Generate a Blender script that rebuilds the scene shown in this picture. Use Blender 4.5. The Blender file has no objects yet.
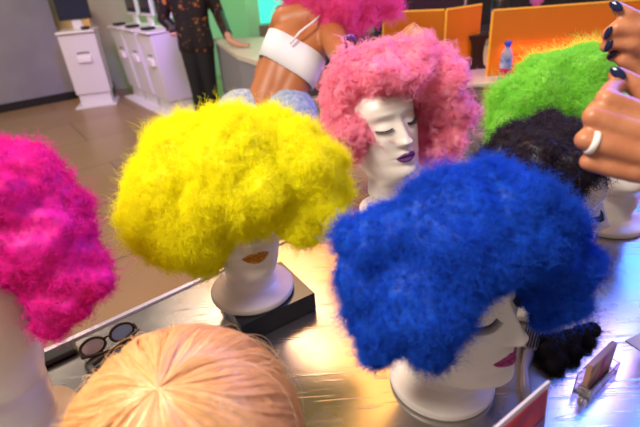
import bpy, bmesh, math, random
import numpy as np
from mathutils import Vector, Matrix
random.seed(7)
PI = math.pi
COL = bpy.context.scene.collection
SC = bpy.context.scene

# ---------------------------------------------------------------- camera
F = 465.0; PITCH = math.radians(28.07); ROLL = math.atan2(65, 870); H = 1.5
cP, sP, cR, sR = math.cos(PITCH), math.sin(PITCH), math.cos(ROLL), math.sin(ROLL)
RV, UV, FV = Vector((1, 0, 0)), Vector((0, sP, cP)), Vector((0, cP, -sP))
cam = bpy.data.cameras.new('camera'); co = bpy.data.objects.new('camera', cam); COL.objects.link(co)
X = RV * cR - UV * sR; Y = RV * sR + UV * cR; Z = -FV
co.matrix_world = Matrix(((X.x, Y.x, Z.x, 0), (X.y, Y.y, Z.y, 0), (X.z, Y.z, Z.z, H), (0, 0, 0, 1)))
cam.sensor_width = 36; cam.lens = F / 640 * 36; cam.clip_start = 0.02; cam.clip_end = 60
cam.dof.use_dof = True; cam.dof.focus_distance = 0.82; cam.dof.aperture_fstop = 4.5
SC.camera = co
# ---------------------------------------------------------------- world, exposure, room lights
SC.view_settings.view_transform = 'Standard'; SC.view_settings.look = 'None'
SC.view_settings.gamma = 1; SC.view_settings.use_curve_mapping = False
SC.view_settings.exposure = 0.52
w = bpy.data.worlds.new('world'); SC.world = w; w.use_nodes = True
w.node_tree.nodes['Background'].inputs[0].default_value = (0.95, 0.84, 0.76, 1)
w.node_tree.nodes['Background'].inputs[1].default_value = 0.27

def area(name, loc, target, size, power, color, spread=180):
    l = bpy.data.lights.new(name, 'AREA'); l.energy = power; l.color = color; l.shape = 'DISK'; l.size = size
    l.spread = math.radians(spread)
    o = bpy.data.objects.new(name, l); COL.objects.link(o); o.location = loc
    o.rotation_euler = (Vector(target) - Vector(loc)).to_track_quat('-Z', 'Y').to_euler()
    return o
area('ceiling_lamp_warm', (-1.0, 0.0, 2.9), (0, 0.9, 1), .8, 54, (1, .90, .78))
area('ceiling_lamp_white', (-0.6, 3.0, 3.0), (-0.6, 3.0, 0), 1.4, 12, (1, .88, .75))
area('ceiling_lamp_gold', (0.15, 3.0, 2.9), (0.05, 0.9, .92), 2.3, 17, (1, .42, .05), 120)
area('ceiling_lamp_blue', (2.2, 2.1, 2.9), (0.65, 0.6, .92), 2.2, 32, (.015, .17, 1), 100)
area('ceiling_lamp_violet', (2.5, 1.2, 2.2), (0.3, 1.1, 1.2), 1.2, 5, (.8, .2, 1), 110)
area('ceiling_lamp_hall', (-3.2, 3.6, 3.2), (-3.0, 5.4, 0), 1.5, 42, (1, .82, .62))
area('ceiling_lamp_wall', (-5.0, 4.6, 3.0), (-4.6, 6.6, .8), 1.0, 9, (.72, .72, 1))
area('ceiling_lamp_kiosk', (-1.2, 3.6, 2.4), (-2.0, 6.0, .8), .5, 5, (.5, .25, 1), 50)
area('ceiling_lamp_green', (-0.9, 6.2, 2.7), (-.9, 7.6, .5), .6, 16, (.10, 1, .38), 90)
area('ceiling_lamp_desk', (1.6, 2.2, 2.8), (1.4, 3.0, .9), .8, 12, (1, .45, .2))
area('added_amber_fill', (-3.0, 7.0, 1.0), (-2.9, 7.4, .5), .25, 3, (1, .42, .08))  # low unseen light added for the orange glow by the glass partition

# ---------------------------------------------------------------- helpers
def ray(x, y):
    rx, ry = x - 320, y - 213.5
    return RV * (rx * cR - ry * sR) + UV * (-rx * sR - ry * cR) + FV * F
def atz(x, y, z):
    d = ray(x, y); return Vector((0, 0, H)) + d * ((z - H) / d.z)
def aty(x, y, yy):
    d = ray(x, y); return Vector((0, 0, H)) + d * (yy / d.y)
def atd(x, y, dep):
    return Vector((0, 0, H)) + ray(x, y) * (dep / F)

def mat(name, color, rough=.5, metal=0, **k):
    m = bpy.data.materials.new(name); m.use_nodes = True
    b = m.node_tree.nodes['Principled BSDF']
    b.inputs['Base Color'].default_value = (*color, 1); b.inputs['Roughness'].default_value = rough
    b.inputs['Metallic'].default_value = metal
    for a, v in k.items():
        b.inputs[a.replace('_', ' ')].default_value = v
    return m
def noisy(m, scale, c1, c2, bump=0, detail=4, lo=.35, hi=.65):
    nt = m.node_tree; b = nt.nodes['Principled BSDF']
    t = nt.nodes.new('ShaderNodeTexCoord'); n = nt.nodes.new('ShaderNodeTexNoise'); r = nt.nodes.new('ShaderNodeValToRGB')
    n.inputs['Scale'].default_value = scale; n.inputs['Detail'].default_value = detail
    r.color_ramp.elements[0].position = lo; r.color_ramp.elements[1].position = hi
    r.color_ramp.elements[0].color = (*c1, 1); r.color_ramp.elements[1].color = (*c2, 1)
    nt.links.new(t.outputs['Object'], n.inputs['Vector']); nt.links.new(n.outputs['Fac'], r.inputs['Fac'])
    nt.links.new(r.outputs['Color'], b.inputs['Base Color'])
    if bump:
        bp = nt.nodes.new('ShaderNodeBump'); bp.inputs['Strength'].default_value = bump; bp.inputs['Distance'].default_value = .002
        nt.links.new(n.outputs['Fac'], bp.inputs['Height']); nt.links.new(bp.outputs['Normal'], b.inputs['Normal'])
    return m
def emit(m, color, s):
    b = m.node_tree.nodes['Principled BSDF']; b.inputs['Emission Color'].default_value = (*color, 1); b.inputs['Emission Strength'].default_value = s
    return m

def link(name, me, m=None, parent=None, smooth=False):
    o = bpy.data.objects.new(name, me); COL.objects.link(o)
    if m: me.materials.append(m)
    if smooth:
        me.polygons.foreach_set('use_smooth', [True] * len(me.polygons))
    if parent: o.parent = parent
    return o
def obj(name, bm, m, parent=None, smooth=False):
    me = bpy.data.meshes.new(name); bm.to_mesh(me); bm.free(); return link(name, me, m, parent, smooth)
def tag(o, label, cat, group=None, kind=None):
    o['label'] = label; o['category'] = cat
    if group: o['group'] = group
    if kind: o['kind'] = kind
    return o
def struct(o): o['kind'] = 'structure'; return o
def empty(name, loc=(0, 0, 0), rz=0):
    o = bpy.data.objects.new(name, None); COL.objects.link(o); o.location = loc; o.rotation_euler = (0, 0, rz); return o
def box(bm, c, s, rz=0, bev=0, M=None):
    r = bmesh.ops.create_cube(bm, size=1); vs = r['verts']
    bmesh.ops.scale(bm, vec=s, verts=vs)
    if bev:
        es = list({e for v in vs for e in v.link_edges})
        rr = bmesh.ops.bevel(bm, geom=es, offset=bev, segments=2, affect='EDGES', profile=.5)
        vs = list({v for f in rr['faces'] for v in f.verts} | {v for v in vs if v.is_valid})
    bmesh.ops.transform(bm, matrix=Matrix.Translation(Vector(c)) @ (M or Matrix.Rotation(rz, 4, 'Z')), verts=vs)
    return vs
def bx(name, c, s, m, parent=None, rz=0, bev=.003, M=None):
    bm = bmesh.new(); box(bm, c, s, rz, bev, M); return obj(name, bm, m, parent)
def prism(name, pts, z0, z1, m, parent=None, bev=0):
    bm = bmesh.new(); a = [bm.verts.new((p[0], p[1], z0)) for p in pts]; b = [bm.verts.new((p[0], p[1], z1)) for p in pts]
    n = len(pts); bm.faces.new(a[::-1]); bm.faces.new(b)
    for i in range(n): bm.faces.new((a[i], a[(i + 1) % n], b[(i + 1) % n], b[i]))
    if bev: bmesh.ops.bevel(bm, geom=bm.edges[:], offset=bev, segments=2, affect='EDGES')
    return obj(name, bm, m, parent)
def lathe(name, prof, m, parent=None, seg=48, loc=(0, 0, 0), M=None, cap=True):
    bm = bmesh.new(); rings = []
    for r, z in prof: rings.append([bm.verts.new((r * math.cos(2 * PI * i / seg), r * math.sin(2 * PI * i / seg), z)) for i in range(seg)])
    for a, b in zip(rings, rings[1:]):
        for i in range(seg): bm.faces.new((a[i], a[(i + 1) % seg], b[(i + 1) % seg], b[i]))
    if cap: bm.faces.new(rings[0][::-1]); bm.faces.new(rings[-1])
    bmesh.ops.transform(bm, matrix=Matrix.Translation(Vector(loc)) @ (M or Matrix()), verts=bm.verts)
    return obj(name, bm, m, parent, True)
def tube_into(bm, pts, rs, seg=10):
    pts = [Vector(p) for p in pts]; rs = rs if hasattr(rs, '__len__') else [rs] * len(pts); rings = []; up = Vector((.13, .21, .97))
    for i, p in enumerate(pts):
        t = (pts[min(i + 1, len(pts) - 1)] - pts[max(i - 1, 0)]).normalized()
        u = t.cross(up); u = u.normalized() if u.length > 1e-3 else Vector((1, 0, 0)); v = t.cross(u)
        rings.append([bm.verts.new(p + (u * math.cos(2 * PI * k / seg) + v * math.sin(2 * PI * k / seg)) * rs[i]) for k in range(seg)])
    for a, b in zip(rings, rings[1:]):
        for k in range(seg): bm.faces.new((a[k], a[(k + 1) % seg], b[(k + 1) % seg], b[k]))
    bm.faces.new(rings[0][::-1]); bm.faces.new(rings[-1])
def tube(name, pts, rs, m, parent=None, seg=10):
    bm = bmesh.new(); tube_into(bm, pts, rs, seg); return obj(name, bm, m, parent, True)

def baked(o):
    """apply the modifiers of o into its mesh"""
    dg = bpy.context.evaluated_depsgraph_get(); dg.update()
    me = bpy.data.meshes.new_from_object(o.evaluated_get(dg)); old = o.data
    o.modifiers.clear(); o.data = me; bpy.data.meshes.remove(old); return o
def flesh(name, chains, m, parent=None, voxel=.004, smooth=6, extra=None):
    """one continuous skin over tapering limbs; chains: lists of (point, radius)"""
    bm = bmesh.new()
    for ch in chains:
        for (p, r) in ch:
            bmesh.ops.create_icosphere(bm, subdivisions=3, radius=r, matrix=Matrix.Translation(Vector(p)))
        for (p, r), (q, s) in zip(ch, ch[1:]):
            p, q = Vector(p), Vector(q); d = q - p; L = d.length
            if L < 1e-5: continue
            d.normalize(); a = d.orthogonal().normalized(); b = d.cross(a); n = 24
            A = [bm.verts.new(p + (a * math.cos(2 * PI * i / n) + b * math.sin(2 * PI * i / n)) * r * .995) for i in range(n)]
            B = [bm.verts.new(q + (a * math.cos(2 * PI * i / n) + b * math.sin(2 * PI * i / n)) * s * .995) for i in range(n)]
            for i in range(n): bm.faces.new((A[i], A[(i + 1) % n], B[(i + 1) % n], B[i]))
            bm.faces.new(A[::-1]); bm.faces.new(B)
    if extra: extra(bm)
    o = obj(name, bm, m, parent)
    md = o.modifiers.new('r', 'REMESH'); md.mode = 'VOXEL'; md.voxel_size = voxel
    if smooth: s = o.modifiers.new('s', 'SMOOTH'); s.iterations = smooth; s.factor = .5
    baked(o)
    o.data.polygons.foreach_set('use_smooth', [True] * len(o.data.polygons))
    return o

# ---------------------------------------------------------------- materials
M = {}
M['wall'] = noisy(mat('wall_paint', (.33, .32, .40), .7), 3, (.24, .23, .30), (.28, .265, .345))
M['wall_green'] = noisy(mat('wall_back_paint', (.4, .38, .28), .7), 2, (.36, .34, .25), (.42, .40, .30))
M['dark'] = mat('black_plastic', (.012, .012, .014), .35)
M['darkwall'] = noisy(mat('dark_panelling', (.03, .02, .035), .5), 4, (.025, .016, .03), (.05, .035, .055))
M['kiosk'] = mat('kiosk_shell', (.74, .71, .67), .35)
M['cream'] = mat('cream_laminate', (.72, .66, .54), .35)
M['grey'] = mat('grey_laminate', (.30, .30, .33), .45)
M['screen'] = mat('screen_glass', (.02, .02, .045), .08)
M['jacket'] = noisy(mat('sequin_jacket', (.02, .015, .015), .35), 22, (.012, .009, .01), (.42, .15, .03), .5, 3, .60, .68)
M['trousers'] = mat('black_cloth', (.012, .011, .014), .8)
M['skin_pale'] = mat('skin_pale', (.62, .30, .21), .5)
M['skin'] = noisy(mat('skin_warm', (.6, .24, .11), .42, 0, Subsurface_Weight=.12, Subsurface_Scale=.01), 60, (.44, .155, .07), (.53, .21, .10), .12)
M['skin_tan'] = mat('skin_tan', (.44, .145, .045), .45)
M['cloth_white'] = mat('white_knit', (.8, .78, .8), .8)
M['denim'] = noisy(mat('denim', (.3, .38, .5), .8), 60, (.22, .30, .44), (.42, .5, .62), .3)
M['nail'] = mat('navy_nail_varnish', (.008, .012, .05), .1)
M['ivory'] = noisy(mat('mannequin_shell', (.70, .62, .56), .36, 0, Subsurface_Weight=.06, Subsurface_Scale=.01), 14, (.66, .59, .53), (.71, .64, .59))
M['lash'] = mat('lash_black', (.01, .008, .01), .6)
def glitter(name, c1, c2):
    m = noisy(mat(name, c1, .3, .45), 900, c1, c2, 1.0, 2, .45, .6)
    m.node_tree.nodes['Principled BSDF'].inputs['Roughness'].default_value = .28
    return m
M['lip_gold'] = glitter('gold_glitter', (.30, .09, .01), (1, .5, .06))
M['lip_purple'] = glitter('purple_glitter', (.05, .01, .09), (.35, .1, .4))
M['lip_magenta'] = glitter('magenta_glitter', (.16, .005, .08), (.75, .12, .42))
M['box'] = mat('black_gloss_box', (.014, .016, .02), .18)
M['acrylic'] = mat('clear_acrylic', (.95, .9, .97), .05, 0, Transmission_Weight=.9, IOR=1.45)
M['pearl'] = mat('pearl', (.85, .8, .74), .15)

# brushed, scratched steel of the counter
def steel():
    m = mat('scratched_steel', (.44, .41, .39), .3, .95); nt = m.node_tree; b = nt.nodes['Principled BSDF']
    t = nt.nodes.new('ShaderNodeTexCoord')
    n = nt.nodes.new('ShaderNodeTexNoise'); n.inputs['Scale'].default_value = 9; n.inputs['Detail'].default_value = 8
    mr = nt.nodes.new('ShaderNodeMapRange'); mr.inputs[1].default_value = .3; mr.inputs[2].default_value = .7; mr.inputs[3].default_value = .15; mr.inputs[4].default_value = .31
    nt.links.new(t.outputs['Object'], n.inputs['Vector']); nt.links.new(n.outputs['Fac'], mr.inputs[0]); nt.links.new(mr.outputs[0], b.inputs['Roughness'])
    prev = None
    for i, (ang, sc, th) in enumerate(((.6, (6, 90, 1), .62), (-.5, (5, 110, 1), .63), (1.7, (7, 80, 1), .64))):
        mp = nt.nodes.new('ShaderNodeMapping'); mp.inputs['Rotation'].default_value = (0, 0, ang); mp.inputs['Scale'].default_value = sc; mp.inputs['Location'].default_value = (i * 3, i, 0)
        nn = nt.nodes.new('ShaderNodeTexNoise'); nn.inputs['Scale'].default_value = 1.6; nn.inputs['Detail'].default_value = 3
        th_ = nt.nodes.new('ShaderNodeMapRange'); th_.inputs[1].default_value = th; th_.inputs[2].default_value = th + .1
        nt.links.new(t.outputs['Object'], mp.inputs[0]); nt.links.new(mp.outputs[0], nn.inputs[0]); nt.links.new(nn.outputs['Fac'], th_.inputs[0])
        if prev is None: prev = th_
        else:
            ad = nt.nodes.new('ShaderNodeMath'); ad.operation = 'ADD'
            nt.links.new(prev.outputs[0], ad.inputs[0]); nt.links.new(th_.outputs[0], ad.inputs[1]); prev = ad
    bp = nt.nodes.new('ShaderNodeBump'); bp.inputs['Strength'].default_value = .2; bp.inputs['Distance'].default_value = .001
    nt.links.new(prev.outputs[0], bp.inputs['Height']); nt.links.new(bp.outputs['Normal'], b.inputs['Normal'])
    return m
M['steel'] = steel()

def floor_mat():
    m = mat('polished_concrete', (.2, .13, .08), .3); nt = m.node_tree; b = nt.nodes['Principled BSDF']
    t = nt.nodes.new('ShaderNodeTexCoord'); mp = nt.nodes.new('ShaderNodeMapping'); mp.inputs['Rotation'].default_value = (0, 0, -math.radians(35))
    br = nt.nodes.new('ShaderNodeTexBrick'); br.offset = .5; br.inputs['Scale'].default_value = 1; br.inputs['Brick Width'].default_value = 1.6; br.inputs['Row Height'].default_value = .9; br.inputs['Mortar Size'].default_value = .006
    n = nt.nodes.new('ShaderNodeTexNoise'); n.inputs['Scale'].default_value = 1.3; n.inputs['Detail'].default_value = 6
    r = nt.nodes.new('ShaderNodeValToRGB'); r.color_ramp.elements[0].color = (.26, .15, .075, 1); r.color_ramp.elements[1].color = (.38, .24, .13, 1)
    mx = nt.nodes.new('ShaderNodeMix'); mx.data_type = 'RGBA'; mx.inputs['B'].default_value = (.09, .055, .035, 1)
    nt.links.new(t.outputs['Object'], mp.inputs[0]); nt.links.new(mp.outputs[0], br.inputs['Vector']); nt.links.new(t.outputs['Object'], n.inputs[0])
    nt.links.new(n.outputs['Fac'], r.inputs[0]); nt.links.new(r.outputs[0], mx.inputs['A']); nt.links.new(br.outputs['Fac'], mx.inputs['Factor']); nt.links.new(mx.outputs['Result'], b.inputs['Base Color'])
    return m
M['floor'] = floor_mat()

# ---------------------------------------------------------------- the setting
AX = math.radians(35); va = Vector((math.cos(AX), math.sin(AX), 0)); vb = Vector((-va.y, va.x, 0))
def slab(name, p, q, z0, z1, th, m, parent=None):
    p, q = Vector(p), Vector(q); d = (q - p); d.z = 0; L = d.length; c = (p + q) / 2; n = Vector((-d.y, d.x, 0)).normalized()
    return bx(name, (c.x + n.x * th / 2, c.y + n.y * th / 2, (z0 + z1) / 2), (L, th, z1 - z0), m, parent, math.atan2(d.y, d.x), 0)
struct(prism('floor', [(-9, -2.5), (7, -2.5), (7, 11), (-9, 11)], -.1, 0, M['floor']))
C1 = atz(78, 98, 0); C1.z = 0
struct(slab('wall_left', C1 - va * 6, C1, 0, 3.3, .15, M['wall']))
struct(slab('baseboard_left', C1 - va * 6 - vb * .02, C1 - vb * .02, 0, .11, .02, M['dark']))
C2 = C1 + vb * .35 + va * .0
struct(slab('wall_recess', C2 - va * .1, C2 + Vector((3.0, .85, 0)), 0, 3.3, .15, M['wall_green']))
B0 = C2 + Vector((3.0, .85, 0))
struct(slab('wall_back', B0, B0 + Vector((2.1, -.35, 0)), 0, 3.3, .15, M['wall_green']))
B1 = B0 + Vector((2.1, -.35, 0))
struct(slab('wall_right', B1, B1 + Vector((7.0, -.6, 0)), 0, 3.3, .15, M['darkwall']))

# ---------------------------------------------------------------- steel display counter with the mannequins
T = .90 + .02
tabL, tabR = atz(28, 362, T), atz(215, 275, T)
ed = (tabR - tabL); ed.z = 0; ed.normalize()
pA = tabL - ed * .55; pB = tabR + ed * .22
cpts = [(pA.x, pA.y), (.86, pA.y - .05), (.86, 1.2), (1.3, 2.02), (1.3, 2.25), (-.02, 2.35), (.03, 1.25), (pB.x, pB.y)]
ctr = empty('display_counter', (0.3, 1, 0))
tag(ctr, 'scratched steel display counter carrying the wig mannequins', 'counter')
def inset(pts, k):
    c = Vector((sum(p[0] for p in pts) / len(pts), sum(p[1] for p in pts) / len(pts)))
    return [tuple(c + (Vector(p) - c) * k) for p in pts]
def loc(o, parent):
    o.parent = parent; o.matrix_parent_inverse = parent.matrix_world.inverted() if parent.matrix_world != Matrix() else Matrix.Translation(-parent.location); return o
loc(prism('countertop', cpts, T - .03, T, M['steel'], None, .002), ctr)
loc(prism('base_cabinet', inset(cpts, .93), .02, T - .03, M['grey']), ctr)
rim = mat('bright_edge_strip', (.80, .74, .82), .18, .6)
loc(slab('edge_strip', pA + Vector((0, 0, 0)), pB, T - .035, T + .004, .010, rim), ctr)

# ---------------------------------------------------------------- mannequin heads
S = 1.12; SZ = 1.2
def interp(tab):
    zs = [a for a, b in tab]; vs = [b for a, b in tab]
    def f(z): return np.interp(z, zs, vs)
    def g(z):
        z = np.asarray(z, float); e = .004
        return (f(z - e) + 2 * f(z) + f(z + e) + f(z - e / 2) + f(z + e / 2)) / 6
    return g
YF = interp([(-.2, .036), (-.03, .036), (-.014, .044), (-.006, .062), (0, .078), (.006, .087), (.014, .0905), (.022, .0895), (.031, .0865), (.04, .088), (.05, .089), (.064, .0885), (.085, .090), (.098, .0885), (.112, .087), (.128, .0915), (.15, .091), (.17, .083), (.185, .07), (.2, .048), (.21, .022), (.216, .0)])
YB = interp([(-.2, .048), (-.03, .048), (0, .05), (.03, .062), (.06, .078), (.1, .092), (.14, .094), (.17, .08), (.19, .06), (.203, .038), (.212, .015), (.216, .0)])
WD = interp([(-.2, .046), (-.03, .046), (-.012, .046), (0, .043), (.01, .047), (.025, .054), (.045, .0605), (.07, .066), (.1, .069), (.14, .071), (.17, .064), (.19, .049), (.203, .031), (.212, .013), (.216, .0)])
def G(x, z, x0, z0, sx, sz, a): return a * np.exp(-((x - x0) / sx) ** 2 / 2 - ((z - z0) / sz) ** 2 / 2)
def disp(x, z):
    ax = np.abs(x)
    t = np.clip((.116 - z) / (.116 - .071), 0, 1)           # nose: 0 at the bridge, 1 at the tip
    ridge = np.where(z > .071, .004 + .016 * t ** 1.25, .020 * np.exp(-((.071 - z) / .0042) ** 2 / 2))
    ridge = ridge * np.clip((.128 - z) / .014, 0, 1)
    d = ridge * np.exp(-(x / (.0058 + .0026 * t)) ** 2 / 2)
    d += G(ax, z, .0095, .0725, .0042, .0045, .0075)
    d += G(ax, z, .032, .112, .013, .009, -.0085)
    d += G(ax, z, .032, .1075, .0105, .0068, .0070)
    d += G(ax, z, .026, .127, .018, .0055, .0025)
    d += G(ax, z, .042, .083, .014, .012, .0035)
    d += G(x, z, 0, .0500, .011, .0042, .0065) + G(x, z, 0, .0370, .010, .0045, .0072)
    d += G(x, z, 0, .0442, .016, .0014, -.0030)
    d += G(x, z, 0, .0575, .0028, .005, -.0012)
    d += G(x, z, 0, .0290, .011, .004, -.0020)
    d += G(x, z, 0, .011, .012, .008, .0035)
    return d
NE = 2.25
def face_y(x, z):
    wz = WD(z)
    return YF(z) * np.maximum(1 - (np.abs(x) / wz) ** NE, 0) ** (1 / NE) + disp(x, z)
def head_mesh(chin_h):
    lo = np.linspace(-chin_h / SZ, -.014, 60); mid = np.linspace(-.0135, .135, 150); hi = .135 + (.2155 - .135) * np.sin(np.linspace(.02, 1, 46) * PI / 2)
    zs = np.concatenate([lo, mid, hi]); n = 224
    th = np.linspace(0, 2 * PI, n, endpoint=False); s, c = np.sin(th), np.cos(th)
    V = []
    for z in zs:
        wz, f, b = float(WD(z)), float(YF(z)), float(YB(z)); e = 2 / NE
        x = wz * np.sign(s) * np.abs(s) ** e
        y = np.where(c > 0, f * np.abs(c) ** e, -b * np.abs(c) ** (2 / 2.1))
        if z > -.012: y = y + np.where(c > 0, disp(x, z) * np.clip((c - .05) / .25, 0, 1), 0)
        hb = z * SZ + chin_h                                   # height above the table
        fl = np.interp(hb, [0, .004, .010, .0125, .015, .019, .025, .035, .05, .07], [.0775, .0790, .0785, .0765, .070, .058, .048, .042, .039, .038]) / S
        k = float(np.interp(hb, [.024, .052], [1, 0]))
        rr = np.sqrt(x * x + y * y) + 1e-9
        if hb < .075:
            cx, cy = x / rr * fl, y / rr * fl
            x = x * (1 - k) + np.sin(th) * fl * k; y = y * (1 - k) + np.cos(th) * fl * k
        hz = hb if z < .128 else (.128 + (z - .128) * .66) * SZ + chin_h
        kb = float(np.interp(z, [-.01, .05], [0, .22])); y = np.where(y < 0, y * (1 - kb), y)
        V.append(np.stack([x * S, y * S, np.full(n, hz)], 1))
    V = np.concatenate(V); R = len(zs); F_ = []
    for i in range(R - 1):
        for j in range(n):
            F_.append((i * n + j, i * n + (j + 1) % n, (i + 1) * n + (j + 1) % n, (i + 1) * n + j))
    F_ = [f[::-1] for f in F_]
    F_.append(tuple(range(n))); F_.append(tuple((R - 1) * n + j for j in range(n))[::-1])
    me = bpy.data.meshes.new('mannequin_shell'); me.from_pydata(V.tolist(), [], F_); me.update()
    return me
def lips_mesh(chin_h):
    a, zc = .0228, .0440; V = []; nu, nv = 44, 16
    for i in range(nu + 1):
        x = -a + 2 * a * i / nu; q = 1 - (x / a) ** 2
        zt = zc + .0092 * q ** .8 * (1 - .22 * math.exp(-(x / .003) ** 2)); zb = zc - .0115 * q ** .75
        for j in range(nv + 1):
            z = zb + (zt - zb) * j / nv; y = float(face_y(x, z)) + (.0012 + .0016 * abs(math.sin(2 * PI * j / nv))) * min(1, q * 3) * min(1, 6 * j / nv, 6 * (1 - j / nv)) - .0003
            V.append((x * S, y * S, z * SZ + chin_h))
    Fc = [(i * (nv + 1) + j, i * (nv + 1) + j + 1, (i + 1) * (nv + 1) + j + 1, (i + 1) * (nv + 1) + j) for i in range(nu) for j in range(nv)]
    me = bpy.data.meshes.new('lips'); me.from_pydata(V, [], Fc); me.update(); return me
def lash_mesh(chin_h, side):
    bm = bmesh.new(); line = []
    for i in range(27):
        u = i / 26 * 2 - 1; x = side * .032 + u * .0145; z = .1035 - .0028 * (1 - u * u) + .001 * u * side
        p = Vector((x * S, float(face_y(x, z)) * S + .0004, z * SZ + chin_h)); line.append(p)
        L = .0095 + .003 * (u * side + 1) / 2
        tip = p + Vector((u * .0035, L * .8, -L * .55)); mid = p + Vector((u * .0015, L * .5, -L * .5))
        tube_into(bm, [p, mid, tip], [.0006, .0005, .00015], 4)
    tube_into(bm, line, .0009, 5)
    me = bpy.data.meshes.new('eyelashes'); bm.to_mesh(me); bm.free(); return me
def warp(me, ch, roll, pitch):
    n = len(me.vertices); v = np.empty(n * 3, np.float32); me.vertices.foreach_get('co', v); v = v.reshape(-1, 3).astype(float)
    w_ = np.clip((v[:, 2] - (ch - .045)) / .055, 0, 1); w_ = w_ * w_ * (3 - 2 * w_); r, p = w_ * math.radians(roll), w_ * math.radians(pitch)
    z = v[:, 2] - (ch - .01); x, y = v[:, 0].copy(), v[:, 1].copy()
    y, z = y * np.cos(p) - z * np.sin(p), y * np.sin(p) + z * np.cos(p)
    x, z = x * np.cos(r) + z * np.sin(r), -x * np.sin(r) + z * np.cos(r)
    me.vertices.foreach_set('co', np.stack([x, y, z + ch - .01], 1).astype(np.float32).ravel()); me.update(); return me
def mannequin(base, ang, label, lip, ch=.105, roll=0, pitch=6, size=1.12):
    global S, SZ
    S = size; SZ = size * 1.07
    hm = warp(head_mesh(ch), ch, roll, pitch); hm.materials.append(M['ivory']); hm.polygons.foreach_set('use_smooth', [True] * len(hm.polygons))
    t = empty('mannequin_head', base, math.radians(ang - 90))
    tag(t, label, 'mannequin', 'white mannequin heads on the counter')
    h = bpy.data.objects.new('head_shell', hm); COL.objects.link(h); h.parent = t
    l = link('lips', warp(lips_mesh(ch), ch, roll, pitch), lip, h, True); l['label'] = 'glitter covered lips'
    for s in (-1, 1): link('eyelashes', warp(lash_mesh(ch, s), ch, roll, pitch), M['lash'], h)
    return t

B_YEL = Vector((-.139, .724, T + .0405)); B_BLU = Vector((.169, .512, T + .0005)); B_PNK = Vector((.183, 1.080, T + .0005)); B_BLK = Vector((.370, .697, T + .0005))
mannequin(B_YEL, 291, 'white mannequin head with gold glitter lips on the black box', M['lip_gold'], .058, 0, 10, 1.02)
mannequin(B_BLU, 312, 'white mannequin head in near profile with magenta glitter lips, under the blue wig', M['lip_magenta'], .054, 4, 6, 1.16)
mannequin(B_PNK, 294, 'white mannequin head with closed lashes and dark purple lips, under the pink wig', M['lip_purple'], .106, 7, 12, 1.16)
mannequin(B_BLK, 345, 'mannequin head turned away to the right under the black wig', M['lip_magenta'], .080, 0, 0, 1.08)
B_GRN = atz(606, 222, T + .0005)
mannequin(B_GRN, 250, 'lavender lit mannequin base standing behind the fist, under the green wig', M['lip_purple'])
B_MAG = atz(27, 432, T + .0005)
mannequin(B_MAG, 215, 'mannequin neck and round base under the magenta wig at the left edge', M['lip_purple'])
B_BLO = atd(188, 444, .47); B_BLO.z = T + .0005
mannequin(B_BLO, 280, 'mannequin head hidden beneath the blonde wig in the foreground', M['lip_gold']).scale = (.80, .80, .78)

# black box under the yellow-wig mannequin
q = [atz(214, 282, T + .04), atz(241, 327, T + .04), atz(315, 293, T + .04), atz(281, 261, T + .04)]
tag(prism('riser_box', [(p.x, p.y) for p in q], T + .0003, T + .04, M['box'], None, .0015), 'glossy black riser box under the yellow wig mannequin', 'box')

# ---------------------------------------------------------------- wigs
def hairmat(name, color, trans=.35, dark=.55, rough=.6, sheen=.0):
    m = bpy.data.materials.new(name); m.use_nodes = True; nt = m.node_tree; nt.nodes.clear()
    out = nt.nodes.new('ShaderNodeOutputMaterial'); d = nt.nodes.new('ShaderNodeBsdfDiffuse'); t = nt.nodes.new('ShaderNodeBsdfTranslucent'); mx = nt.nodes.new('ShaderNodeMixShader')
    g = nt.nodes.new('ShaderNodeBsdfGlossy'); g.inputs['Roughness'].default_value = rough; g.inputs['Color'].default_value = (*[min(1, .35 + c * .65) for c in color], 1); mg = nt.nodes.new('ShaderNodeMixShader'); mg.inputs[0].default_value = .05 + sheen
    tc = nt.nodes.new('ShaderNodeTexCoord'); n = nt.nodes.new('ShaderNodeTexNoise'); n.inputs['Scale'].default_value = 130; n.inputs['Detail'].default_value = 3
    r = nt.nodes.new('ShaderNodeValToRGB'); r.color_ramp.elements[0].position = .3; r.color_ramp.elements[1].position = .6
    r.color_ramp.elements[0].color = (*[c * dark for c in color], 1); r.color_ramp.elements[1].color = (*color, 1)
    nt.links.new(tc.outputs['Object'], n.inputs[0]); nt.links.new(n.outputs['Fac'], r.inputs[0])
    nt.links.new(r.outputs[0], d.inputs[0]); nt.links.new(r.outputs[0], t.inputs[0]); mx.inputs[0].default_value = trans
    nt.links.new(d.outputs[0], mx.inputs[1]); nt.links.new(t.outputs[0], mx.inputs[2])
    nt.links.new(mx.outputs[0], mg.inputs[1]); nt.links.new(g.outputs[0], mg.inputs[2]); nt.links.new(mg.outputs[0], out.inputs[0])
    return m
def snoise(rng, freq, n=14):
    k = rng.normal(size=(n, 3)); k = k / np.linalg.norm(k, axis=1, keepdims=True) * freq * rng.uniform(.6, 1.5, size=(n, 1)); ph = rng.uniform(0, 2 * PI, n)
    return lambda p: np.sin(p @ k.T + ph).sum(-1) / math.sqrt(n)
def hair_object(name, P, sizes_k, rad, m, parent):
    """P: (n, k, 3) strand points"""
    n, k, _ = P.shape
    hc = bpy.data.hair_curves.new(name); hc.add_curves([k] * n)
    hc.attributes['position'].data.foreach_set('vector', P.astype(np.float32).ravel())
    ra = hc.attributes.get('radius') or hc.attributes.new('radius', 'FLOAT', 'POINT')
    tp = np.linspace(1, .35, k)[None, :] * np.ones((n, 1)) * rad
    ra.data.foreach_set('value', tp.astype(np.float32).ravel())
    hc.materials.append(m)
    o = bpy.data.objects.new(name, hc); COL.objects.link(o); o.parent = parent
    return o
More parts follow.
